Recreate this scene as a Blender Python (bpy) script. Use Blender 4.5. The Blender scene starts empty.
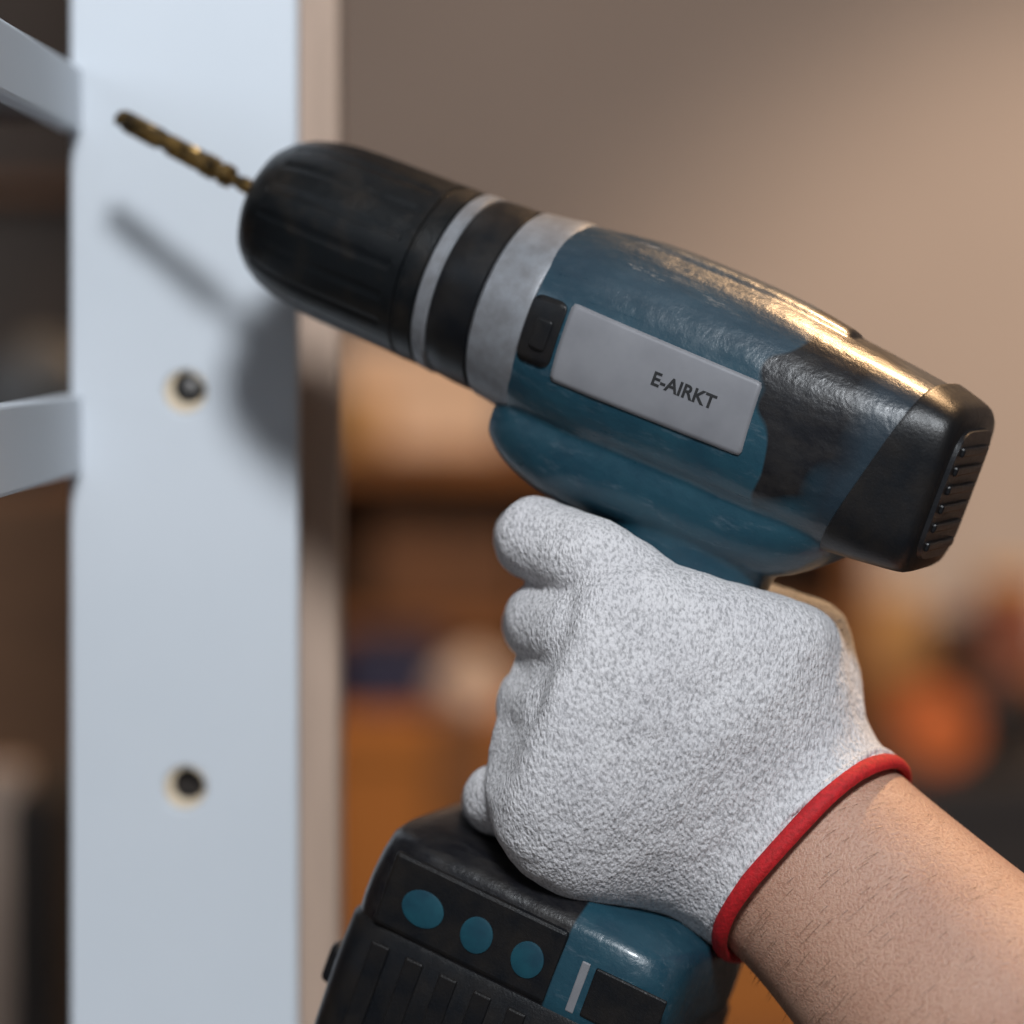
import bpy, bmesh, math, random
from mathutils import Vector, Matrix, noise
random.seed(4)
scene = bpy.context.scene
scene.view_settings.view_transform = 'Standard'
MM = 0.001
CAM_Y = -0.8
HZ = 1.2925            # eye height
def W(a, b, y):
    """image pixel coords (0.25 mm units on the tool plane) + depth in mm -> world metres"""
    k = 0.25 * (1 + y / 800.0)
    return Vector(((a - 512) * k * MM, y * MM, HZ + (342 - b) * k * MM))

# ------------------------------------------------------------------ materials
def new_mat(name):
    m = bpy.data.materials.new(name); m.use_nodes = True
    nt = m.node_tree
    return m, nt, nt.nodes['Principled BSDF']
def N(nt, t, **kw):
    n = nt.nodes.new(t)
    for k, v in kw.items(): setattr(n, k, v)
    return n
def ramp(nt, src, p0, c0, p1, c1):
    r = N(nt, 'ShaderNodeValToRGB')
    r.color_ramp.elements[0].position = p0; r.color_ramp.elements[0].color = (*c0, 1)
    r.color_ramp.elements[1].position = p1; r.color_ramp.elements[1].color = (*c1, 1)
    nt.links.new(src, r.inputs[0]); return r
def noisef(nt, scale, detail=4, rough=0.55, vec=None, stretch=None):
    tc = N(nt, 'ShaderNodeTexCoord')
    out = tc.outputs['Object']
    if stretch:
        mp = N(nt, 'ShaderNodeMapping'); mp.inputs['Scale'].default_value = stretch
        nt.links.new(out, mp.inputs[0]); out = mp.outputs[0]
    n = N(nt, 'ShaderNodeTexNoise'); n.inputs['Scale'].default_value = scale
    n.inputs['Detail'].default_value = detail; n.inputs['Roughness'].default_value = rough
    nt.links.new(out, n.inputs['Vector']); return n
def mat(name, c0, c1=None, scale=30, rough=0.5, metal=0.0, bump=0.0, bscale=None, stretch=None, coat=0.0, lo=0.35, hi=0.65, bdist=0.0005, rvar=0.0, spec=.5):
    m, nt, b = new_mat(name)
    c1 = c1 or tuple(x * 0.8 for x in c0)
    n = noisef(nt, scale, stretch=stretch)
    r = ramp(nt, n.outputs[0], lo, c0, hi, c1)
    nt.links.new(r.outputs[0], b.inputs['Base Color'])
    b.inputs['Roughness'].default_value = rough
    b.inputs['Metallic'].default_value = metal
    b.inputs['Coat Weight'].default_value = coat
    b.inputs['Specular IOR Level'].default_value = spec
    if rvar:
        mr = N(nt, 'ShaderNodeMapRange'); mr.inputs[3].default_value = rough - rvar; mr.inputs[4].default_value = rough + rvar
        n3 = noisef(nt, scale * 3, 6, .7); nt.links.new(n3.outputs[0], mr.inputs[0]); nt.links.new(mr.outputs[0], b.inputs['Roughness'])
    if bump:
        n2 = noisef(nt, bscale or scale * 3, 5, .6)
        bp = N(nt, 'ShaderNodeBump'); bp.inputs['Strength'].default_value = bump; bp.inputs['Distance'].default_value = bdist
        nt.links.new(n2.outputs[0], bp.inputs['Height']); nt.links.new(bp.outputs[0], b.inputs['Normal'])
    return m

M_black = mat('black_plastic', (.006, .007, .009), (.016, .015, .016), 160, .36, bump=.2, bscale=1800, rvar=.12, spec=.4)
M_rub = mat('black_rubber', (.004, .005, .007), (.013, .011, .010), 120, .36, bump=.2, bscale=1500, rvar=.14, spec=.4)
M_chuck = mat('worn_black_chuck', (.003, .004, .005), (.022, .017, .013), 95, .34, bump=.25, bscale=1300, rvar=.16, spec=.40, lo=.5, hi=.8)
M_silver = mat('worn_aluminium', (.28, .29, .31), (.22, .22, .23), 260, .40, metal=.3, bump=.12, bscale=1200)
M_label = mat('label_foil', (.25, .25, .265), (.20, .20, .215), 60, .5, metal=.1)
M_ink = mat('label_ink', (.008, .008, .01), (.02, .02, .02), 900, .6)
M_led = mat('teal_button', (.010, .068, .095), (.008, .045, .07), 200, .4)
M_bit = mat('bronze_steel', (.34, .20, .06), (.05, .035, .02), 260, .3, metal=.8, bump=.3, bscale=900)
M_white = mat('white_enamel', (.67, .71, .76), (.63, .675, .725), 8, .5, bump=.08, bscale=300)
M_hole_lit = mat('hole_lit_crescent', (.80, .66, .48), (.68, .54, .38), 300, .6)  # cream colour standing in for light on the hole wall
M_void = mat('hole_shade_bin_black', (.02, .015, .012), (.035, .025, .02), 300, .8)  # painted shade inside the holes, and the plain black of the bin
M_bolt = mat('dark_bolt', (.10, .095, .095), (.2, .19, .18), 400, .4, metal=.5)
M_wood = mat('pale_wood', (.60, .44, .34), (.48, .35, .27), 14, .65, stretch=(6, 6, .6), bump=.2)
M_shelfgrey = mat('grey_shelf', (.16, .15, .15), (.12, .11, .11), 20, .6)
M_red = mat('red_elastic', (.58, .008, .014), (.38, .006, .008), 900, .7, bump=.6, bscale=1500)

def mth(nt, op, a, b_, clamp=False):
    n = N(nt, 'ShaderNodeMath', operation=op); n.use_clamp = clamp
    for i, v in enumerate((a, b_)):
        if isinstance(v, (int, float)): n.inputs[i].default_value = v
        else: nt.links.new(v, n.inputs[i])
    return n.outputs[0]
def housing(name, blackmask, slate=None):
    m, nt, b = new_mat(name)
    L = nt.links.new
    n1 = noisef(nt, 70, 6, .65)
    blue = ramp(nt, n1.outputs[0], .3, (.008, .040, .064), .75, (.018, .070, .098))
    n2 = noisef(nt, 420, 6, .75, stretch=(.25, 1, 1))
    sc = ramp(nt, n2.outputs[0], .56, (0, 0, 0), .80, (1, 1, 1))
    mx = N(nt, 'ShaderNodeMix', data_type='RGBA'); L(sc.outputs[0], mx.inputs[0]); L(blue.outputs[0], mx.inputs[6]); mx.inputs[7].default_value = (.08, .12, .15, 1)
    tc = N(nt, 'ShaderNodeTexCoord'); sp = N(nt, 'ShaderNodeSeparateXYZ'); L(tc.outputs['Object'], sp.inputs[0])
    n3 = noisef(nt, 60, 1, .4)
    src = mx.outputs[2]
    if slate:
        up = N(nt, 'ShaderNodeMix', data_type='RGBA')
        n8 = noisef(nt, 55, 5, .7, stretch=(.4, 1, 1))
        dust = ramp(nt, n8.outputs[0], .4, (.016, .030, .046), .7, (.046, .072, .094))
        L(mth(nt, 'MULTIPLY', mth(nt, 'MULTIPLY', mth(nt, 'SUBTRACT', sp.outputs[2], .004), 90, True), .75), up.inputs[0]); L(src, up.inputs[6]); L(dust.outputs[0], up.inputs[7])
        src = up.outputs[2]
        n9 = noisef(nt, 260, 5, .8, stretch=(.22, 1, 1))
        ch = ramp(nt, n9.outputs[0], .60, (0, 0, 0), .66, (1, 1, 1))
        cm = mth(nt, 'MULTIPLY', ch.outputs[0], mth(nt, 'MULTIPLY', mth(nt, 'SUBTRACT', sp.outputs[2], .018), 200, True))
        cc = N(nt, 'ShaderNodeMix', data_type='RGBA'); L(mth(nt, 'MULTIPLY', cm, .6), cc.inputs[0]); L(src, cc.inputs[6]); cc.inputs[7].default_value = (.26, .24, .22, 1)
        src = cc.outputs[2]
        ms = N(nt, 'ShaderNodeMix', data_type='RGBA'); L(slate(nt, sp, n3), ms.inputs[0]); L(src, ms.inputs[6]); ms.inputs[7].default_value = (.014, .021, .030, 1)
        src = ms.outputs[2]
    mask = blackmask(nt, sp, n3)
    n4 = noisef(nt, 120, 5, .7, stretch=(.5, 1, 1))
    blk = ramp(nt, n4.outputs[0], .45, (.004, .004, .006), .85, (.03, .026, .023))
    m2 = N(nt, 'ShaderNodeMix', data_type='RGBA'); L(mask, m2.inputs[0]); L(src, m2.inputs[6]); L(blk.outputs[0], m2.inputs[7])
    L(m2.outputs[2], b.inputs['Base Color'])
    mr = N(nt, 'ShaderNodeMapRange'); mr.inputs[3].default_value = .14; mr.inputs[4].default_value = .54
    L(n2.outputs[0], mr.inputs[0]); L(mr.outputs[0], b.inputs['Roughness'])
    b.inputs['Coat Weight'].default_value = .22; b.inputs['Coat Roughness'].default_value = .12
    n5 = noisef(nt, 1500, 3, .6)
    n6 = noisef(nt, 90, 3, .6)
    h = mth(nt, 'ADD', n5.outputs[0], mth(nt, 'MULTIPLY', n6.outputs[0], 7.0))
    bp = N(nt, 'ShaderNodeBump'); bp.inputs['Strength'].default_value = .25; bp.inputs['Distance'].default_value = .0003
    L(h, bp.inputs['Height']); L(bp.outputs[0], b.inputs['Normal'])
    return m
def mask_body(nt, sp, n):
    x = mth(nt, 'ADD', sp.outputs[0], mth(nt, 'MULTIPLY', mth(nt, 'SUBTRACT', n.outputs[0], .5), .022))
    xa = mth(nt, 'ADD', x, mth(nt, 'MULTIPLY', sp.outputs[2], .10))
    a = mth(nt, 'MULTIPLY', mth(nt, 'SUBTRACT', xa, .0525), 900, True)
    c = mth(nt, 'MULTIPLY', mth(nt, 'SUBTRACT', .079, x), 120, True)
    zz = mth(nt, 'MULTIPLY', mth(nt, 'ADD', mth(nt, 'SUBTRACT', sp.outputs[2], mth(nt, 'MULTIPLY', mth(nt, 'SUBTRACT', x, .055), .3)), .022), 250, True)
    return mth(nt, 'MULTIPLY', mth(nt, 'MULTIPLY', a, c), zz)
def slate_body(nt, sp, n):
    a = mth(nt, 'MULTIPLY', mth(nt, 'SUBTRACT', sp.outputs[0], .066), 150, True)
    zz = mth(nt, 'MULTIPLY', mth(nt, 'ADD', sp.outputs[2], .024), 250, True)
    return mth(nt, 'MULTIPLY', mth(nt, 'MULTIPLY', a, zz), .85)
def mask_foot(nt, sp, n):
    return mth(nt, 'MULTIPLY', mth(nt, 'SUBTRACT', .055, sp.outputs[0]), 1500, True)
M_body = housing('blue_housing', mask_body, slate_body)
M_foot = housing('foot_housing', mask_foot)

def glove_mat():
    m, nt, b = new_mat('knit_cotton'); L = nt.links.new
    tc = N(nt, 'ShaderNodeTexCoord'); mp = N(nt, 'ShaderNodeMapping'); mp.inputs['Rotation'].default_value = (0, math.radians(-28), 0); mp.inputs['Scale'].default_value = (1.35, 1, .75)
    L(tc.outputs['Object'], mp.inputs[0])
    a = N(nt, 'ShaderNodeTexNoise'); a.inputs['Scale'].default_value = 1000; a.inputs['Detail'].default_value = 3; a.inputs['Roughness'].default_value = .6
    L(mp.outputs[0], a.inputs['Vector'])
    c = noisef(nt, 60, 4, .6)
    v = N(nt, 'ShaderNodeTexVoronoi'); v.inputs['Scale'].default_value = 950
    L(mp.outputs[0], v.inputs['Vector'])
    r = ramp(nt, a.outputs[0], .34, (.42, .41, .42), .54, (.76, .74, .75))
    r2 = ramp(nt, c.outputs[0], .3, (.90, .90, .91), .7, (1, 1, 1))
    mx = N(nt, 'ShaderNodeMix', data_type='RGBA', blend_type='MULTIPLY'); mx.inputs[0].default_value = 1
    L(r.outputs[0], mx.inputs[6]); L(r2.outputs[0], mx.inputs[7]); L(mx.outputs[2], b.inputs['Base Color'])
    b.inputs['Roughness'].default_value = .95
    b.inputs['Sheen Weight'].default_value = .2
    h = mth(nt, 'SUBTRACT', a.outputs[0], mth(nt, 'MULTIPLY', v.outputs[0], .5))
    bp = N(nt, 'ShaderNodeBump'); bp.inputs['Strength'].default_value = .9; bp.inputs['Distance'].default_value = .0008
    L(h, bp.inputs['Height']); L(bp.outputs[0], b.inputs['Normal'])
    return m
M_glove = glove_mat()
def skin_mat():
    m, nt, b = new_mat('skin'); L = nt.links.new
    a = noisef(nt, 35, 5, .6); r = ramp(nt, a.outputs[0], .3, (.47, .26, .18), .7, (.56, .34, .245))
    s = noisef(nt, 1300, 3, .65); r2 = ramp(nt, s.outputs[0], .35, (.80, .72, .69), .52, (1, 1, 1))
    mx = N(nt, 'ShaderNodeMix', data_type='RGBA', blend_type='MULTIPLY'); mx.inputs[0].default_value = 1
    L(r.outputs[0], mx.inputs[6]); L(r2.outputs[0], mx.inputs[7]); L(mx.outputs[2], b.inputs['Base Color'])
    b.inputs['Roughness'].default_value = .36
    b.inputs['Subsurface Weight'].default_value = .10; b.inputs['Subsurface Scale'].default_value = .003
    b.inputs['Subsurface Radius'].default_value = (1, .35, .2)
    bp = N(nt, 'ShaderNodeBump'); bp.inputs['Strength'].default_value = .8; bp.inputs['Distance'].default_value = .0005
    L(s.outputs[0], bp.inputs['Height']); L(bp.outputs[0], b.inputs['Normal'])
    return m
M_skin = skin_mat()
M_hair = mat('arm_hair', (.10, .05, .03), (.16, .09, .05), 500, .5)

# ------------------------------------------------------------------ mesh helpers
def empty(name, loc=(0, 0, 0)):
    e = bpy.data.objects.new(name, None); e.empty_display_size = .02
    scene.collection.objects.link(e); e.location = loc; return e
def obj_from(name, verts, faces, material, parent=None, smooth=True, angle=35):
    me = bpy.data.meshes.new(name); me.from_pydata([tuple(v) for v in verts], [], faces)
    bm = bmesh.new(); bm.from_mesh(me); bmesh.ops.recalc_face_normals(bm, faces=bm.faces); bm.to_mesh(me); bm.free()
    if smooth:
        me.shade_smooth()
        me.set_sharp_from_angle(angle=math.radians(angle))
    me.materials.append(material)
    o = bpy.data.objects.new(name, me); scene.collection.objects.link(o)
    if parent: o.parent = parent
    return o
def ring(C, e1, e2, n, seg):
    out = []
    for i in range(seg):
        t = 2 * math.pi * i / seg
        c, s = math.cos(t), math.sin(t)
        out.append(C + e1 * (math.copysign(abs(c) ** (2 / n), c)) + e2 * (math.copysign(abs(s) ** (2 / n), s)))
    return out
def cr(p0, p1, p2, p3, t):
    return 0.5 * ((2 * p1) + (p2 - p0) * t + (p0 * 2 - p1 * 5 + p2 * 4 - p3) * t * t + (p1 * 3 - p0 - p2 * 3 + p3) * t ** 3)
def loft_geo(secs, seg=48, sub=4, verts=None, faces=None):
    verts = [] if verts is None else verts; faces = [] if faces is None else faces
    S = []
    for i in range(len(secs) - 1):
        q = [secs[max(0, i - 1)], secs[i], secs[i + 1], secs[min(len(secs) - 1, i + 2)]]
        for k in range(sub):
            t = k / sub
            S.append(tuple(cr(q[0][j], q[1][j], q[2][j], q[3][j], t) for j in range(4)))
    S.append(secs[-1])
    base = len(verts)
    for s in S: verts.extend(ring(s[0], s[1], s[2], s[3], seg))
    for i in range(len(S) - 1):
        for j in range(seg):
            a = base + i * seg + j; b = base + i * seg + (j + 1) % seg
            faces.append((a, b, b + seg, a + seg))
    faces.append(tuple(base + j for j in range(seg)))
    faces.append(tuple(base + (len(S) - 1) * seg + j for j in reversed(range(seg))))
    return verts, faces
def capsule_geo(pts, rad, verts, faces, seg=20):
    for i in range(len(pts) - 1):
        a, b = pts[i], pts[i + 1]; ra, rb = rad[i], rad[i + 1]
        d = (b - a).normalized(); u = d.orthogonal().normalized(); v = d.cross(u)
        rows = []
        for k in range(1, 6): 
            t = math.pi / 2 * (1 - k / 5); rows.append((a - d * ra * math.sin(t), ra * math.cos(t)))
        for k in range(0, 5):
            t = math.pi / 2 * k / 5; rows.append((b + d * rb * math.sin(t), rb * math.cos(t)))
        base = len(verts)
        verts.append(a - d * ra)
        for c, r in rows:
            for j in range(seg):
                t = 2 * math.pi * j / seg; verts.append(c + (u * math.cos(t) + v * math.sin(t)) * r)
        verts.append(b + d * rb); last = len(verts) - 1
        for j in range(seg):
            faces.append((base, base + 1 + (j + 1) % seg, base + 1 + j))
            e = base + 1 + (len(rows) - 1) * seg
            faces.append((last, e + j, e + (j + 1) % seg))
        for i2 in range(len(rows) - 1):
            for j in range(seg):
                p = base + 1 + i2 * seg + j; q = base + 1 + i2 * seg + (j + 1) % seg
                faces.append((p, q, q + seg, p + seg))
def lathe(name, prof, material, parent, seg=72, groove=None, axis_z=0):
    verts, faces = [], []
    for x, r in prof:
        for j in range(seg):
            t = 2 * math.pi * j / seg
            rr = r + (groove(x, t) if groove else 0)
            verts.append(Vector((x, rr * math.cos(t), rr * math.sin(t) + axis_z)) * MM)
    for i in range(len(prof) - 1):
        for j in range(seg):
            a = i * seg + j; b = i * seg + (j + 1) % seg
            faces.append((a, b, b + seg, a + seg))
    faces.append(tuple(range(seg))); faces.append(tuple((len(prof) - 1) * seg + j for j in reversed(range(seg))))
    return obj_from(name, verts, faces, material, parent, angle=30)
def box(name, lo, hi, material, parent=None, bevel=0.0, seg=2):
    lo, hi = Vector(lo), Vector(hi)
    vs = [(x, y, z) for x in (lo.x, hi.x) for y in (lo.y, hi.y) for z in (lo.z, hi.z)]
    c = (lo + hi) / 2
    vs = [Vector(v) - c for v in vs]
    fs = [(0, 1, 3, 2), (4, 6, 7, 5), (0, 4, 5, 1), (2, 3, 7, 6), (0, 2, 6, 4), (1, 5, 7, 3)]
    o = obj_from(name, vs, fs, material, parent, smooth=False)
    o.location = c
    if bevel:
        md = o.modifiers.new('bevel', 'BEVEL'); md.width = bevel; md.segments = seg
    return o
def remesh(o, voxel, smooth_it, fac=.5):
    r = o.modifiers.new('remesh', 'REMESH'); r.mode = 'VOXEL'; r.voxel_size = voxel; r.use_smooth_shade = True
    s = o.modifiers.new('smooth', 'SMOOTH'); s.factor = fac; s.iterations = smooth_it

X, Y, Z = Vector((1, 0, 0)), Vector((0, 1, 0)), Vector((0, 0, 1))
# ================================================================== DRILL
drill = empty('cordless_drill')
PSI, PHI = math.radians(21), math.radians(21)
R = Matrix.Rotation(-PSI, 4, 'Z') @ Matrix.Rotation(PHI, 4, 'Y')
drill.matrix_world = Matrix.Translation(W(604, 341, 0)) @ R

def bsec(x, hw, zt, zb, n, sh=0): return (Vector((x, 0, (zt + zb) / 2)) * MM, Y * hw * MM, Z * (zt - zb) / 2 * MM + X * sh * MM, n)
main = [(-14, 25, 25.5, -25.5, 2.2), (-6, 26, 26.8, -27, 2.25), (10, 27, 27.3, -28, 2.4), (40, 27, 26.6, -28, 2.5), (58, 26.5, 24.4, -27, 2.7), (75, 25, 22.4, -25, 3.0), (85, 24, 21.0, -23, 3.3), (89, 23, 20.2, -22, 3.3)]
V, F = loft_geo([bsec(*s) for s in main])
belly = [(-18, 11, -19, -33, 2.4), (-12, 15, -11, -37.5, 2.4), (0, 18, -6, -41, 2.4), (20, 20, -6, -42, 2.4), (50, 20, -6, -41, 2.4), (66, 19, -6, -36, 2.4), (80, 15, -6, -24, 2.4)]
loft_geo([bsec(*s) for s in belly], verts=V, faces=F)
def hsec(z, cx, hx, hy, n): return (Vector((cx, 0, z)) * MM, X * hx * MM, Y * hy * MM, n)
grip = [(-28, 36, 28, 17, 2.5), (-44, 40, 21, 16, 2.4), (-80, 43, 17.5, 16, 2.3), (-110, 47, 17.5, 16.5, 2.3), (-122, 47, 24, 20, 2.5), (-131, 44, 33, 29, 3)]
loft_geo([hsec(*s) for s in grip], verts=V, faces=F)
loft_geo([bsec(-4, 7, 27.2, 20, 3), bsec(12, 8, 28.6, 20, 3), bsec(40, 8, 27.9, 20, 3), bsec(60, 7, 25.4, 18, 3)], verts=V, faces=F)
body = obj_from('motor_housing', V, F, M_body, drill)
remesh(body, .0008, 5)

def surf_y(x, z):
    for i in range(len(main) - 1):
        if main[i][0] <= x <= main[i + 1][0]:
            t = (x - main[i][0]) / (main[i + 1][0] - main[i][0]); break
    a = [main[i][k] * (1 - t) + main[i + 1][k] * t for k in range(5)]
    cz = (a[2] + a[3]) / 2; hh = (a[2] - a[3]) / 2
    return -a[1] * (1 - min(.98, abs((z - cz) / hh)) ** a[4]) ** (1 / a[4])
def patch(name, corners, off, material, nx=24, nz=10, rc=2.0, thick=1.5):
    TL, TR, BR, BL = [Vector(c) for c in corners]
    verts = []; faces = []
    for j in range(nz + 1):
        for i in range(nx + 1):
            s, t = i / nx, j / nz
            w, h = (TR - TL).length, (BL - TL).length
            ds = max(0, rc / w - min(s, 1 - s)) * w; dt = max(0, rc / h - min(t, 1 - t)) * h
            p = (TL * (1 - s) + TR * s) * (1 - t) + (BL * (1 - s) + BR * s) * t
            if ds > 0 and dt > 0:
                q = math.hypot(ds, dt)
                if q > rc:
                    c = (TL + TR + BR + BL) / 4
                    p = p + (c - p).normalized() * (q - rc)
            verts.append(Vector((p.x, surf_y(p.x, p.y) - off, p.y)) * MM)
    for j in range(nz):
        for i in range(nx):
            a = j * (nx + 1) + i; faces.append((a, a + 1, a + nx + 2, a + nx + 1))
    o = obj_from(name, verts, faces, material, drill)
    if sum(p.normal.y for p in o.data.polygons) > 0: o.data.flip_normals()
    s = o.modifiers.new('sol', 'SOLIDIFY'); s.thickness = thick * MM; s.offset = -1
    return o
patch('nameplate', [(-2.2, 9.2), (49.5, 8.4), (50.5, -10), (-1.5, -10.8)], .5, M_label, rc=1.2, nx=40, nz=16)
patch('side_slot', [(-12.5, 8), (-3.0, 8.5), (-2.6, -8.5), (-12, -9)], .5, M_rub, rc=2.5)
patch('slot_latch', [(-9.5, 3), (-5, 3), (-5, -5), (-9.3, -5)], 1.0, M_rub, rc=1)

tc_ = bpy.data.curves.new('lettering_src', 'FONT'); tc_.body = 'E-AIRKT'; tc_.size = 4.7; tc_.align_x = 'CENTER'; tc_.offset = .13; tc_.space_character = 1.0
to = bpy.data.objects.new('lettering_src', tc_); scene.collection.objects.link(to)
bpy.context.view_layer.update()
dg = bpy.context.evaluated_depsgraph_get()
tm = bpy.data.meshes.new_from_object(to.evaluated_get(dg))
tv = [v.co.copy() for v in tm.vertices]; tf = [tuple(p.vertices) for p in tm.polygons]
bpy.data.objects.remove(to)
obj_from('nameplate_lettering', [Vector((32.0 + v.x, surf_y(32.0 + v.x, -1.9 + v.y) - .63, -1.9 + v.y)) * MM for v in tv], tf, M_ink, drill, smooth=False)

lathe('gear_collar', [(-26.5, 18), (-26.5, 23.4), (-25.5, 24.6), (-18, 25.6), (-14.2, 26.3), (-12.4, 26.1), (-11.6, 24)], M_silver, drill, seg=120)
lathe('clutch_ring', [(-38.5, 18), (-38.5, 22.9), (-37.5, 23.5), (-33, 24), (-27, 24.2), (-26.5, 23.4), (-26, 20)], M_rub, drill, seg=120)
lathe('steel_ring', [(-42.6, 18), (-42.6, 23), (-42, 23.6), (-39.2, 23.8), (-38.5, 23.3), (-38, 20)], M_silver, drill, seg=120)
def chg(x, t):
    if -92 < x < -52:
        k = (math.cos(t * 18)); return -.3 if k > .6 else 0
    return 0
lathe('keyless_chuck', [(-101, 3), (-101, 9), (-100.6, 12), (-98.6, 15.6), (-95.5, 18.3), (-92.1, 20.0), (-91.9, 20.1), (-87, 21.6), (-81, 22.6), (-74, 23), (-60, 23.2), (-52.1, 23.3), (-51.9, 23.3), (-49, 23.4), (-48.6, 22.9), (-48, 22.9), (-47.6, 23.5), (-43.2, 23.4), (-42.6, 22.6), (-42, 18)], M_chuck, drill, seg=216, groove=chg)
bit = lathe('drill_bit', [(0, .5), (0, 1.9), (-1, 2.1), (-9, 2.1), (-9.5, 1.7), (-12, 1.7), (-12.4, 3.0), (-15, 3.1), (-15.4, 2.4), (-17, 2.4), (-17.4, 3.1), (-21, 3.1), (-21.4, 2.6), (-22.4, 2.7)]
            + [(-22.5 - i * .6, 2.85) for i in range(43)] + [(-48.6, 2.7), (-49.6, 1.7), (-50.2, .3)], M_bit, drill, seg=36,
            groove=lambda x, t: -.8 if (x < -22.4 and math.cos(2 * t + x * .45) > .45) else 0)
bit.location = Vector((-99.5, 0, 1.6)) * MM
bit.rotation_euler = (0, math.radians(5.8), 0)

# rear cap: boxy shell with a slanted front edge, framed louvre panel
V, F = loft_geo([bsec(79.4, 23.0, 20.0, -23.5, 3.4, 6), bsec(79.6, 25.4, 21.7, -25.6, 3.6, 6), bsec(81, 25.5, 21.7, -25.6, 3.8, 5.5), bsec(90, 24.2, 20.0, -24.0, 4.6, 2), bsec(94.2, 23.2, 18.8, -23.0, 5, 0.3), bsec(95.9, 21.6, 17.2, -21.4, 4.8, 0)], sub=3, seg=80)
obj_from('rear_cap', V, F, M_rub, drill, angle=40)
V, F = loft_geo([bsec(95.4, 17.5, 14.5, -19, 5), bsec(97.0, 17.0, 14, -18.5, 5)], sub=1, seg=60)
obj_from('louvre_panel', V, F, M_black, drill, angle=30)
for i in range(6):
    z = -15 + i * 4.8
    box('louvre_%d' % (i + 1), (96.4 * MM, -13 * MM, (z - 1.2) * MM), (97.8 * MM, 13 * MM, (z + 1.2) * MM), M_rub, drill, bevel=.0006)
V, F = loft_geo([hsec(-38, 12, 9, 6, 3), hsec(-50, 13, 8, 6, 3), hsec(-62, 15, 6, 5.5, 3)])
obj_from('trigger', V, F, M_black, drill)

# foot
def fs(z, dx, hy, n): return hsec(z, 41.3, 42.3 + dx, hy, n)
V, F = loft_geo([fs(-123.5, -10, 30, 4), fs(-126.5, -4, 34, 5), fs(-129.5, -1, 36.5, 6), fs(-140, 0, 37.5, 7), fs(-149, 0, 37.5, 7), fs(-150.5, -1, 36.5, 7)], seg=96, sub=2)
obj_from('foot_shell', V, F, M_foot, drill, angle=40)
V, F = loft_geo([fs(-149, -3, 35, 7), fs(-151, 1, 38, 7), fs(-180, 1, 38, 7), fs(-194, 0, 37, 6), fs(-197, -4, 33, 6)], seg=96, sub=2)
obj_from('battery_pack', V, F, M_rub, drill, angle=40)
box('control_panel', (7 * MM, -38.2 * MM, -149 * MM), (54.8 * MM, -36 * MM, -130 * MM), M_rub, drill, bevel=.0012)
for i, x in enumerate((18.5, 33.5, 47.5)):
    V, F = [], []
    n = 28
    for k, (yy, sc) in enumerate(((-38.0, 1), (-38.5, 1), (-38.7, .85))):
        for j in range(n):
            t = 2 * math.pi * j / n
            V.append(Vector((x + (5.6 if i == 0 else 4.2) * sc * math.cos(t), yy, -140.5 + 4.5 * sc * math.sin(t))) * MM)
    for k in range(2):
        for j in range(n): F.append((k * n + j, k * n + (j + 1) % n, (k + 1) * n + (j + 1) % n, (k + 1) * n + j))
    F.append(tuple(2 * n + j for j in range(n)))
    obj_from('button_%d' % (i + 1), V, F, M_led, drill)
for i in range(5):
    x = 9 + i * 9.5
    box('battery_rib_%d' % (i + 1), (x * MM, -38.7 * MM, -192 * MM), ((x + 5) * MM, -37.5 * MM, -153 * MM), M_rub, drill, bevel=.0009)
box('battery_latch', (-6 * MM, -24 * MM, -174 * MM), (0 * MM, 24 * MM, -163 * MM), M_rub, drill, bevel=.002)
box('side_window', (64 * MM, -38.0 * MM, -147.5 * MM), (83 * MM, -37 * MM, -135 * MM), M_rub, drill, bevel=.0008)
box('side_sticker', (60.2 * MM, -37.7 * MM, -148 * MM), (62.4 * MM, -37 * MM, -135 * MM), M_label, drill, bevel=.0003)

# ================================================================== HAND
hand = empty('gloved_hand', W(690, 720, -20))
def P(a, b, y): return W(a, b, y)
def hs(A, B, y, ht, bow, n=2.3):
    a, b = P(A[0], A[1], y), P(B[0], B[1], y)
    C = (a + b) / 2; e1 = (a - b) / 2
    d = e1.normalized()
    perp = Vector((-d.z, 0, d.x))
    if perp.x > 0: perp = -perp
    e2 = Y * (-ht * MM) + perp * bow * .25 * MM
    return (C, e1, e2, n)
secs = [hs((897, 762), (724, 952), -12, 25, 50),
        hs((870, 728), (695, 936), -12, 24, 44),
        hs((850, 675), (662, 915), -15, 24, 34),
        hs((832, 617), (622, 908), -18, 24, 22),
        hs((770, 592), (572, 900), -23, 22, 12),
        hs((700, 572), (528, 876), -27, 20.0, 0),
        hs((635, 552), (499, 842), -28, 19, -8),
        hs((588, 556), (488, 805), -27, 17, -14),
        hs((560, 585), (495, 770), -24, 12, -16)]
V, F = loft_geo(secs, seg=64, sub=5)
R_ = lambda *a: [x * MM for x in a]
capsule_geo([P(640, 588, -26), P(590, 560, -24), P(536, 538, -14), P(532, 541, 8), P(575, 560, 19)], R_(10.5, 10.8, 10.2, 9.8, 8.8), V, F)
capsule_geo([P(640, 660, -28), P(582, 636, -28), P(545, 622, -13), P(540, 624, 10), P(585, 645, 22), P(640, 662, 26)], R_(11, 11.3, 10.2, 10, 9.3, 8.5), V, F)
capsule_geo([P(630, 740, -28), P(565, 715, -28), P(538, 706, -12), P(534, 708, 12), P(572, 732, 25), P(625, 750, 29)], R_(11, 11.3, 10.3, 9.8, 9, 8.3), V, F)
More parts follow.
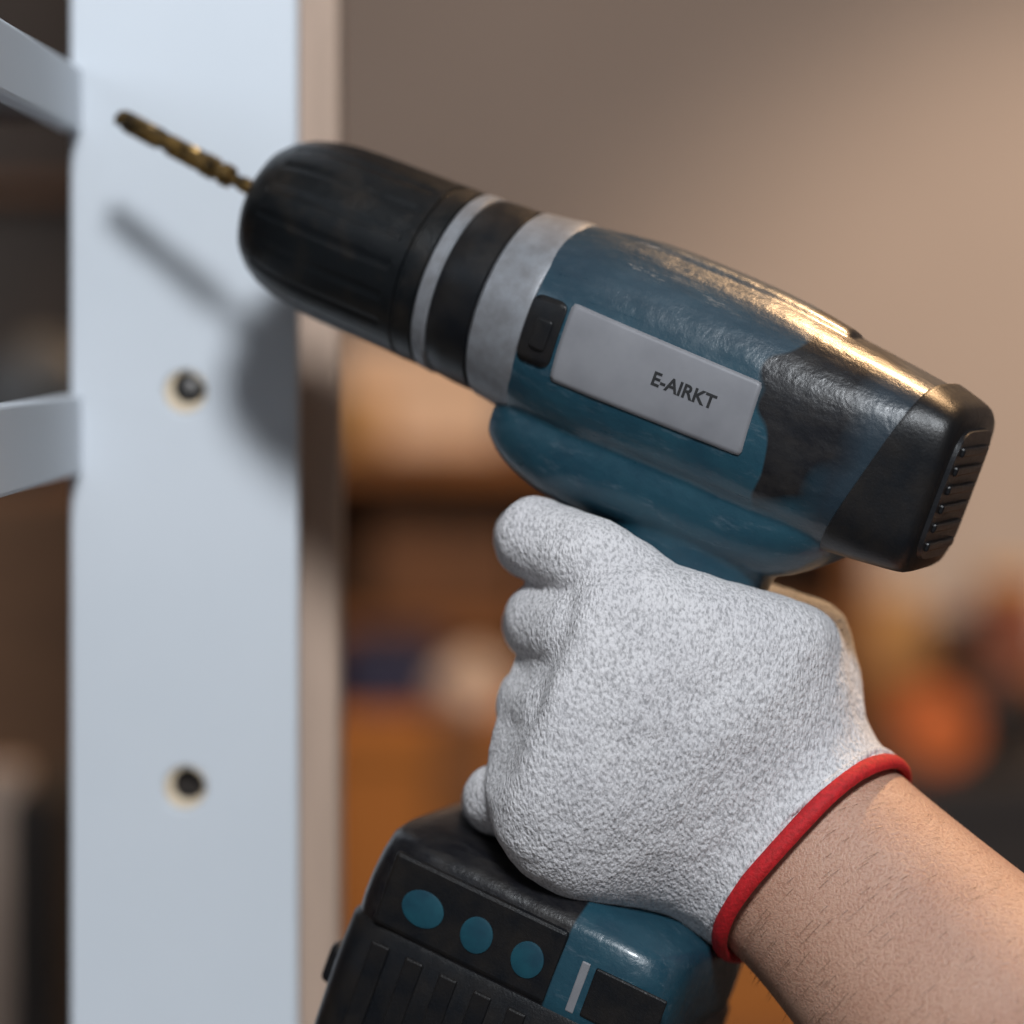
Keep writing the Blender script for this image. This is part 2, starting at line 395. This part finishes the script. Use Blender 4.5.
capsule_geo([P(610, 820, -26), P(550, 806, -26), P(499, 800, -10), P(494, 803, 10), P(540, 828, 24), P(585, 840, 28)], R_(10, 10, 8.9, 8.8, 8.2, 7.5), V, F)
capsule_geo([P(800, 720, -8), P(803, 648, 2), P(755, 625, 22), P(690, 632, 32), P(630, 625, 34)], R_(17, 13, 11.5, 10.5, 9), V, F)
V = [v - hand.location for v in V]
glove = obj_from('glove', V, F, M_glove, hand)
remesh(glove, .0009, 12)
tx = bpy.data.textures.new('glove_folds', 'CLOUDS'); tx.noise_scale = .014; tx.noise_depth = 2
dm = glove.modifiers.new('folds', 'DISPLACE'); dm.texture = tx; dm.strength = .0018; dm.mid_level = .5; dm.texture_coords = 'LOCAL'
C0, E1, E2, n0 = secs[0]
nrm = E1.cross(E2).normalized()
if nrm.x < 0: nrm = -nrm
def cuff(name, off, w, t, k, material):
    V, F = [], []; seg = 96; m = 12
    for i in range(seg):
        th = 2 * math.pi * i / seg
        c, s = math.cos(th), math.sin(th)
        radial = E1 * math.copysign(abs(c) ** (2 / n0), c) + E2 * math.copysign(abs(s) ** (2 / n0), s)
        u = radial.normalized(); p = C0 + radial * k + nrm * off * MM * (1 + .3 * math.sin(5 * th))
        for j in range(m):
            a = 2 * math.pi * j / m
            V.append(p + u * t * MM * math.cos(a) + nrm * w * MM * math.sin(a) - hand.location)
    for i in range(seg):
        for j in range(m):
            F.append((i * m + j, ((i + 1) % seg) * m + j, ((i + 1) % seg) * m + (j + 1) % m, i * m + (j + 1) % m))
    return obj_from(name, V, F, material, hand)
cuff('cuff_band', .8, 2.3, 1.5, 1.0, M_red)
cuff('cuff_stitch', -2.2, 1.1, 1.1, 1.0, M_glove)
ax = nrm.copy()
e1n, e2n = E1.normalized(), E2.normalized()
arm = []
for t, a, b, dz in ((-26, 27, 22, 0), (-5, 29.5, 23.5, 0), (15, 30.5, 25, 0), (45, 34, 29, -1), (85, 40, 36, -3), (140, 45, 42, -5), (200, 46, 44, -6), (250, 42, 42, -6)):
    arm.append((C0 + ax * t * MM + e1n * dz * MM - hand.location, e1n * a * MM, e2n * b * MM, 2.15))
V, F = loft_geo(arm, seg=64, sub=5)
fa = obj_from('forearm', V, F, M_skin, hand)
HV, HF = [], []
ring_n = 64; rows = len(V) // ring_n
for k in range(900):
    r0 = random.randint(7, rows - 3); j = random.randrange(ring_n)
    fr, fj = random.random(), random.random()
    def at(r, jj): return V[r * ring_n + jj % ring_n]
    p = (at(r0, j) * (1 - fj) + at(r0, j + 1) * fj) * (1 - fr) + (at(r0 + 1, j) * (1 - fj) + at(r0 + 1, j + 1) * fj) * fr
    cen = sum((at(r0, q) for q in range(0, ring_n, 8)), Vector()) / 8
    nn = (p - cen); nn = (nn - ax * nn.dot(ax)).normalized()
    tang = ax.cross(nn)
    d = (-ax * .2 + tang * random.uniform(.5, 1.0) + nn * .22 + Vector((0, 0, -.2))).normalized()
    side = d.cross(nn).normalized() * .00005
    Lh = random.uniform(.003, .007); b0 = len(HV)
    p1 = p + d * Lh * .5 + nn * .0003; p2 = p + d * Lh
    HV += [p - side, p + side, p1 + side * .7, p1 - side * .7, p2]
    HF += [(b0, b0 + 1, b0 + 2, b0 + 3), (b0 + 3, b0 + 2, b0 + 4)]
obj_from('arm_hair', HV, HF, M_hair, hand, smooth=False)

# ================================================================== SHELF FRAME
frame = empty('metal_shelf_frame')
PY = 90
xl, xr = W(70, 0, PY).x, W(298, 0, PY).x
plate = box('upright_plate', (xl, PY * MM, .0), (xr, (PY + 9) * MM, 2.15), M_white, frame)
holes = [W(185, 392 + 396 * k, PY) for k in (-3, -2, 0, 1, 2, 3)]
V, F = [], []
for h in holes:
    base = len(V); n = 40; r = 5.8 * MM
    for yy in (PY - 5, PY + 15):
        for j in range(n):
            t = 2 * math.pi * j / n; V.append(Vector((h.x + r * math.cos(t), yy * MM, h.z + r * math.sin(t))))
    for j in range(n): F.append((base + j, base + (j + 1) % n, base + n + (j + 1) % n, base + n + j))
    F.append(tuple(base + j for j in range(n))); F.append(tuple(base + n + j for j in reversed(range(n))))
cutter = obj_from('cutter', V, F, M_hole_lit, None, smooth=False)
bo = plate.modifiers.new('holes', 'BOOLEAN'); bo.object = cutter; bo.operation = 'DIFFERENCE'; bo.solver = 'EXACT'
bpy.context.view_layer.update()
dg = bpy.context.evaluated_depsgraph_get()
nm = bpy.data.meshes.new_from_object(plate.evaluated_get(dg))
plate.modifiers.clear(); plate.data = nm
bpy.data.objects.remove(cutter)
bv = plate.modifiers.new('bevel', 'BEVEL'); bv.width = .0012; bv.segments = 3; bv.limit_method = 'ANGLE'; bv.angle_limit = math.radians(60)
for i, h in enumerate(holes):  # off-centre inserts shape a lit crescent around painted shade; one core is a bolt
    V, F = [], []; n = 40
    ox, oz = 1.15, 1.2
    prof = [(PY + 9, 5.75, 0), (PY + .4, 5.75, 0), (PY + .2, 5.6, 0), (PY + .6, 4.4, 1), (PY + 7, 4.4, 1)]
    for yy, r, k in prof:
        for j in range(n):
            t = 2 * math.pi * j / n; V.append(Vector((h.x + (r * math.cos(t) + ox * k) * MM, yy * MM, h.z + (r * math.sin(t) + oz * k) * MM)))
    for k in range(len(prof) - 1):
        for j in range(n): F.append((k * n + j, k * n + (j + 1) % n, (k + 1) * n + (j + 1) % n, (k + 1) * n + j))
    o = obj_from('hole_crescent_%d' % (i + 1), V, F, M_hole_lit, frame)
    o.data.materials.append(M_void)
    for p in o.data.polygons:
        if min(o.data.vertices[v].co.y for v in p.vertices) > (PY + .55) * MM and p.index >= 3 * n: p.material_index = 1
    V, F = [], []
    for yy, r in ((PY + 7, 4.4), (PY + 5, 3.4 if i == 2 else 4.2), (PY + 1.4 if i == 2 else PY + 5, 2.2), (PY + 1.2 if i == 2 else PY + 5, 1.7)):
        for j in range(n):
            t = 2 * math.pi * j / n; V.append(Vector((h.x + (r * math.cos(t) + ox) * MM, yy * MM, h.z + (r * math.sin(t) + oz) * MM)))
    for k in range(3):
        for j in range(n): F.append((k * n + j, k * n + (j + 1) % n, (k + 1) * n + (j + 1) % n, (k + 1) * n + j))
    F.append(tuple(3 * n + j for j in range(n)))
    obj_from('hole_core_%d' % (i + 1), V, F, M_bolt if i == 2 else M_void, frame)
box('rear_post', (W(225, 0, 127).x, .127, 0), (W(339, 0, 127).x, .157, 2.15), M_wood, frame, bevel=.002)
box('spacer_batten', (W(120, 0, 112).x, (PY + 9.2) * MM, 0), (W(262, 0, 112).x, .127, 2.15), M_wood, frame, bevel=.001)
def rail(name, zt, zb, x1, th):
    return box(name, (x1 - th, -.45, zb), (x1, PY * MM, zt), M_white, frame, bevel=.0012, seg=3)
xr1 = W(82, 0, PY).x
ru_t, ru_b = W(0, 68, PY).z, W(0, 132, PY).z
rl_t, rl_b = W(0, 395, PY).z, W(0, 474, PY).z
rail('rail_1', ru_t, ru_b, xr1, .006)
rail('rail_2', rl_t, rl_b, xr1, .006)
box('shelf_panel_1', (xr1 - .40, -.45, ru_b + .004), (xr1 - .006, .115, ru_b + .014), M_shelfgrey, frame, bevel=.001)
box('shelf_panel_2', (xr1 - .40, -.45, rl_b + .002), (xr1 - .006, .115, rl_b + .012), M_white, frame, bevel=.001)

# ================================================================== ROOM
M_wall = mat('wall_paint', (.28, .26, .26), (.26, .242, .242), 3, .9, bump=.1, bscale=80)
M_walld = mat('wall_paint_side', (.30, .22, .17), (.26, .19, .15), 3, .9, bump=.1, bscale=80)
M_ceil = mat('ceiling_paint', (.6, .58, .55), (.55, .53, .5), 3, .9)
M_floor = mat('concrete_floor', (.22, .20, .18), (.15, .135, .12), 6, .8, bump=.3, bscale=60)
box('floor', (-2.5, -2.5, -.05), (2.5, 2.6, 0), M_floor)
box('wall_back', (-2.5, 2.5, 0), (2.5, 2.6, 2.8), M_wall)
box('wall_left', (-2.6, -2.5, 0), (-2.5, 2.6, 2.8), M_walld)
box('wall_right', (2.5, -2.5, 0), (2.6, 2.6, 2.8), M_wall)
box('ceiling', (-2.5, -2.5, 2.8), (2.5, 2.6, 2.85), M_ceil)

M_brown = mat('brown_board', (.24, .095, .026), (.16, .062, .016), 10, .7, stretch=(1, 1, 5))
M_dbrown = mat('dark_board', (.15, .066, .026), (.10, .045, .018), 10, .7)
M_hut = mat('cabinet_board', (.085, .06, .045), (.06, .042, .032), 10, .7)
M_lbrown = mat('cupboard_board', (.19, .09, .040), (.15, .07, .032), 10, .7, stretch=(1, 1, 5))
M_card = mat('cardboard', (.42, .155, .030), (.36, .13, .024), 12, .85, bump=.2)
M_cream = mat('cream_plastic', (.68, .52, .40), (.62, .47, .36), 20, .7)
M_navy = mat('navy_case', (.012, .02, .07), (.01, .014, .05), 30, .5)
M_cloth = mat('rag_cloth', (.62, .50, .42), (.45, .36, .3), 40, .9, bump=.6)
M_orange = mat('orange_plastic', (.62, .15, .03), (.5, .12, .025), 40, .45)
M_tan = mat('tan_ceramic', (.55, .33, .13), (.4, .22, .09), 30, .4)
M_dark = mat('dark_case', (.018, .015, .015), (.025, .02, .018), 30, .5)
M_redb = mat('brick_ceramic', (.20, .07, .04), (.16, .05, .03), 30, .5)
M_steel = mat('grey_steel', (.16, .155, .15), (.10, .095, .09), 30, .5, metal=.3)

bench = empty('workbench')
bt = W(0, 1010, 1500).z
box('bench_top', (-.55, 1.405, bt - .035), (1.2, 2.1, bt), M_brown, bench, bevel=.004)
for i, (x, y) in enumerate(((-.5, 1.46), (1.15, 1.46), (-.5, 2.04), (1.15, 2.04))):
    box('leg_%d' % (i + 1), (x - .035, y - .035, 0), (x + .035, y + .035, bt - .035), M_brown, bench, bevel=.003)
box('stretcher', (-.5, 2.0, .3), (1.15, 2.03, .4), M_brown, bench, bevel=.003)
cab = empty('storage_shelf')
cy0, cy1 = 1.80, 2.10
def Z_(b, y): return W(0, b, y).z
def X_(a, y): return W(a, 0, y).x
sx0, sx1 = X_(180, 1800), X_(845, 1800)
top = Z_(452, 1800)
box('top_board', (sx0, cy0, top - .022), (sx1, cy1, top), M_brown, cab, bevel=.002)
box('middle_board', (sx0, cy0, Z_(620, 1800) - .02), (sx1, cy1, Z_(620, 1800)), M_brown, cab, bevel=.002)
box('side_1', (sx0 - .02, cy0, bt), (sx0, cy1, top), M_brown, cab, bevel=.002)
box('side_2', (sx1, cy0, bt), (sx1 + .02, cy1, top), M_brown, cab, bevel=.002)
box('back_panel', (sx0, cy1 - .01, bt), (sx1, cy1, top), M_dbrown, cab)
box('drawer_front_1', (X_(366, 1800), cy0 + .05, Z_(618, 1800)), (X_(520, 1800), cy1 - .03, Z_(520, 1800)), M_dbrown, cab, bevel=.003)
box('drawer_front_2', (X_(526, 1800), cy0 + .05, Z_(618, 1800)), (X_(700, 1800), cy1 - .03, Z_(520, 1800)), M_dbrown, cab, bevel=.003)
def carton(name, lo, hi, m, tape=None):
    e = empty(name, ((lo[0] + hi[0]) / 2, (lo[1] + hi[1]) / 2, lo[2]))
    L = e.location
    l = Vector(lo) - L; h = Vector(hi) - L
    box('shell', l, h, m, e, bevel=.004)
    box('lid', (l.x - .003, l.y - .003, h.z - .02), (h.x + .003, h.y + .003, h.z + .003), m, e, bevel=.003)
    if tape: box('tape', ((l.x + h.x) / 2 - .02, l.y - .004, h.z - .06), ((l.x + h.x) / 2 + .02, h.y + .004, h.z + .004), tape, e)
    return e
carton('cream_storage_box', (X_(340, 1850), 1.84, top), (X_(500, 1850), 2.04, Z_(345, 1850)), M_cream)
carton('cardboard_box', (X_(330, 1500), 1.42, bt), (X_(600, 1500), 1.74, Z_(715, 1500)), M_card, M_brown)
carton('cardboard_box', (X_(606, 1500), 1.42, bt), (X_(850, 1500), 1.74, Z_(800, 1500)), M_card, M_brown)
carton('tool_case', (X_(345, 1520), 1.50, Z_(711, 1500)), (X_(436, 1520), 1.70, Z_(655, 1520)), M_navy)
def blob(name, c, r, m, sq=(1, 1, 1), amp=.15):
    bm = bmesh.new(); bmesh.ops.create_icosphere(bm, subdivisions=4, radius=r)
    for v in bm.verts:
        k = 1 + amp * noise.noise(v.co / r * 1.6 + Vector((c[0] * 9, 3, 1)))
        v.co = Vector((v.co.x * k * sq[0], v.co.y * k * sq[1], v.co.z * k * sq[2]))
    me = bpy.data.meshes.new(name); bm.to_mesh(me); bm.free(); me.shade_smooth(); me.materials.append(m)
    o = bpy.data.objects.new(name, me); o.location = c; scene.collection.objects.link(o); return o
blob('crumpled_rag', (X_(472, 1500), 1.5, Z_(690, 1500)), .027, M_cloth, (1.05, 1, .95), .35)
def jar(name, c, r, hgt, m, lidm):
    e = empty(name, c)
    def lz(nm, prof, mm):
        V, F = [], []; n = 40
        for z, rr in prof:
            for j in range(n):
                t = 2 * math.pi * j / n; V.append(Vector((rr * math.cos(t), rr * math.sin(t), z)))
        for i in range(len(prof) - 1):
            for j in range(n): F.append((i * n + j, i * n + (j + 1) % n, (i + 1) * n + (j + 1) % n, (i + 1) * n + j))
        F.append(tuple(range(n))); F.append(tuple((len(prof) - 1) * n + j for j in reversed(range(n))))
        obj_from(nm, V, F, mm, e)
    lz('jar', [(0, r * .9), (.004, r), (hgt * .75, r), (hgt * .84, r * .8), (hgt * .86, r * .8)], m)
    lz('lid', [(hgt * .86, r * .86), (hgt * .98, r * .86), (hgt, r * .82)], lidm)
    return e
jar('amber_jar', (X_(358, 1810) , 1.815, top), .024, .05, M_tan, M_tan)
carton('black_tool_box', (X_(872, 1500), 1.42, bt), (X_(1120, 1500), 1.66, Z_(765, 1500)), M_dark)
def reel(name, c, r, w):
    e = empty(name, c)
    def disc(nm, y0, y1, r0, r1, mm):
        V, F = [], []; n = 48
        prof = [(y0, r1), (y0, r0), (y1, r0), (y1, r1)]
        for y, rr in prof:
            for j in range(n):
                t = 2 * math.pi * j / n; V.append(Vector((rr * math.cos(t), y, rr * math.sin(t))))
        for i in range(4):
            for j in range(n): F.append((i * n + j, i * n + (j + 1) % n, ((i + 1) % 4) * n + (j + 1) % n, ((i + 1) % 4) * n + j))
        obj_from(nm, V, F, mm, e)
    disc('flange_1', -w / 2, -w / 2 + .004, r, r * .12, M_orange)
    disc('flange_2', w / 2 - .004, w / 2, r, r * .12, M_orange)
    disc('wound_cable', -w / 2 + .004, w / 2 - .004, r * .8, r * .1, M_dark)
reel('cable_reel', (X_(935, 1480), 1.48, Z_(765, 1500) + .031), .027, .05)
jar('dark_pot', (X_(1010, 1500), 1.55, Z_(765, 1500) + .003), .03, .06, M_dark, M_redb)
sh = empty('wall_rack')
rz = Z_(672, 1900)
box('board', (X_(862, 1900), 1.82, rz - .018), (X_(1250, 1900), 2.06, rz), M_brown, sh, bevel=.002)
box('side_1', (X_(862, 1900), 1.82, bt), (X_(862, 1900) + .018, 2.06, rz - .018), M_brown, sh, bevel=.002)
box('side_2', (X_(1250, 1900) - .018, 1.82, bt), (X_(1250, 1900), 2.06, rz - .018), M_brown, sh, bevel=.002)
box('back', (X_(862, 1900), 2.05, bt), (X_(1250, 1900), 2.06, rz - .018), M_hut, sh)
jar('spice_jar', (X_(888, 1900), 1.90, rz), .035, .075, M_tan, M_cream)
jar('spice_jar', (X_(950, 1900), 1.92, rz), .028, .045, M_dark, M_redb)
jar('spice_jar', (X_(1010, 1900), 1.90, rz), .032, .085, M_redb, M_tan)
jar('spice_jar', (X_(975, 1860), 1.85, rz), .018, .035, M_dark, M_dark)
cup = empty('tall_cupboard')
box('carcass', (-.95, .95, 0), (X_(110, 950), 1.38, Z_(480, 950)), M_lbrown, cup, bevel=.004)
box('door_1', (-.94, .93, .1), (-.62, .95, Z_(490, 950)), M_lbrown, cup, bevel=.003)
box('door_2', (-.61, .93, .1), (X_(105, 950), .95, Z_(490, 950)), M_lbrown, cup, bevel=.003)
hut = empty('book_cabinet')
box('carcass', (-.95, 1.0, Z_(480, 950)), (X_(110, 1000), 1.36, Z_(-80, 1000)), M_hut, hut, bevel=.004)
box('trim_board', (-.95, .98, Z_(200, 1000)), (X_(110, 1000), 1.0, Z_(185, 1000)), M_dbrown, hut, bevel=.003)
blob('grey_bundle', (X_(30, 930), .965, Z_(480, 950) + .04), .034, M_steel, (1.1, .6, 1.2), .2)
box('waste_bin', (X_(14, 700), .68, 0), (X_(66, 700) , .80, Z_(790, 700)), M_void, None, bevel=.006)
box('pale_plank', (X_(-40, 760), .81, 0), (X_(8, 760), .83, Z_(780, 760)), M_wood, None, bevel=.003)

# ================================================================== LIGHTS
def area(name, loc, target, size, power, col):
    l = bpy.data.lights.new(name, 'AREA'); l.size = size; l.energy = power; l.color = col
    o = bpy.data.objects.new(name, l); scene.collection.objects.link(o); o.location = loc
    o.rotation_euler = (Vector(target) - Vector(loc)).to_track_quat('-Z', 'Y').to_euler(); return o
def spot(name, loc, target, ang, blend, soft, power, col):
    l = bpy.data.lights.new(name, 'SPOT'); l.energy = power; l.color = col; l.spot_size = math.radians(ang); l.spot_blend = blend; l.shadow_soft_size = soft
    o = bpy.data.objects.new(name, l); scene.collection.objects.link(o); o.location = loc
    o.rotation_euler = (Vector(target) - Vector(loc)).to_track_quat('-Z', 'Y').to_euler(); return o
ctr = (0, 0, 1.25)
area('key_light', (.14, -1.30, 2.14), ctr, .24, 24, (.91, .955, 1.0))  # unseen key, aimed to drop the bit's shadow; no window modelled
area('cool_side_fill', (-1.6, -.9, 1.9), ctr, .9, 9, (.80, .89, 1.0))  # added cool fill from the left, no window behind it
spot('warm_lamp', (.50, .55, 2.1), (0.10, -.02, 1.25), 18, .5, .04, 45, (1.0, .62, .32))
area('bench_fill', (.3, 1.0, 2.0), (.1, 1.9, 1.05), .35, 11, (1.0, .66, .38))  # added warm fill to brighten bench and shelf, no lamp there
spot('wall_spot', (1.45, .9, 2.0), (.76, 2.5, 1.02), 46, .6, .08, 205, (1, .71, .48))  # added unseen spot, shapes the warm diagonal falloff on the back wall
w = bpy.data.worlds.new('world'); scene.world = w; w.use_nodes = True
w.node_tree.nodes['Background'].inputs[0].default_value = (.75, .8, .9, 1)
w.node_tree.nodes['Background'].inputs[1].default_value = .2

# ================================================================== CAMERA
cd = bpy.data.cameras.new('camera'); cam = bpy.data.objects.new('camera', cd); scene.collection.objects.link(cam)
cam.location = (0, CAM_Y, HZ); cam.rotation_euler = (math.radians(90), 0, 0)
cd.sensor_width = 36; cd.lens = 36 * 800 / 256.0; cd.shift_y = -170 / 1024
cd.clip_start = .05
cd.dof.use_dof = True; cd.dof.focus_distance = .762; cd.dof.aperture_fstop = 4.7
scene.camera = cam
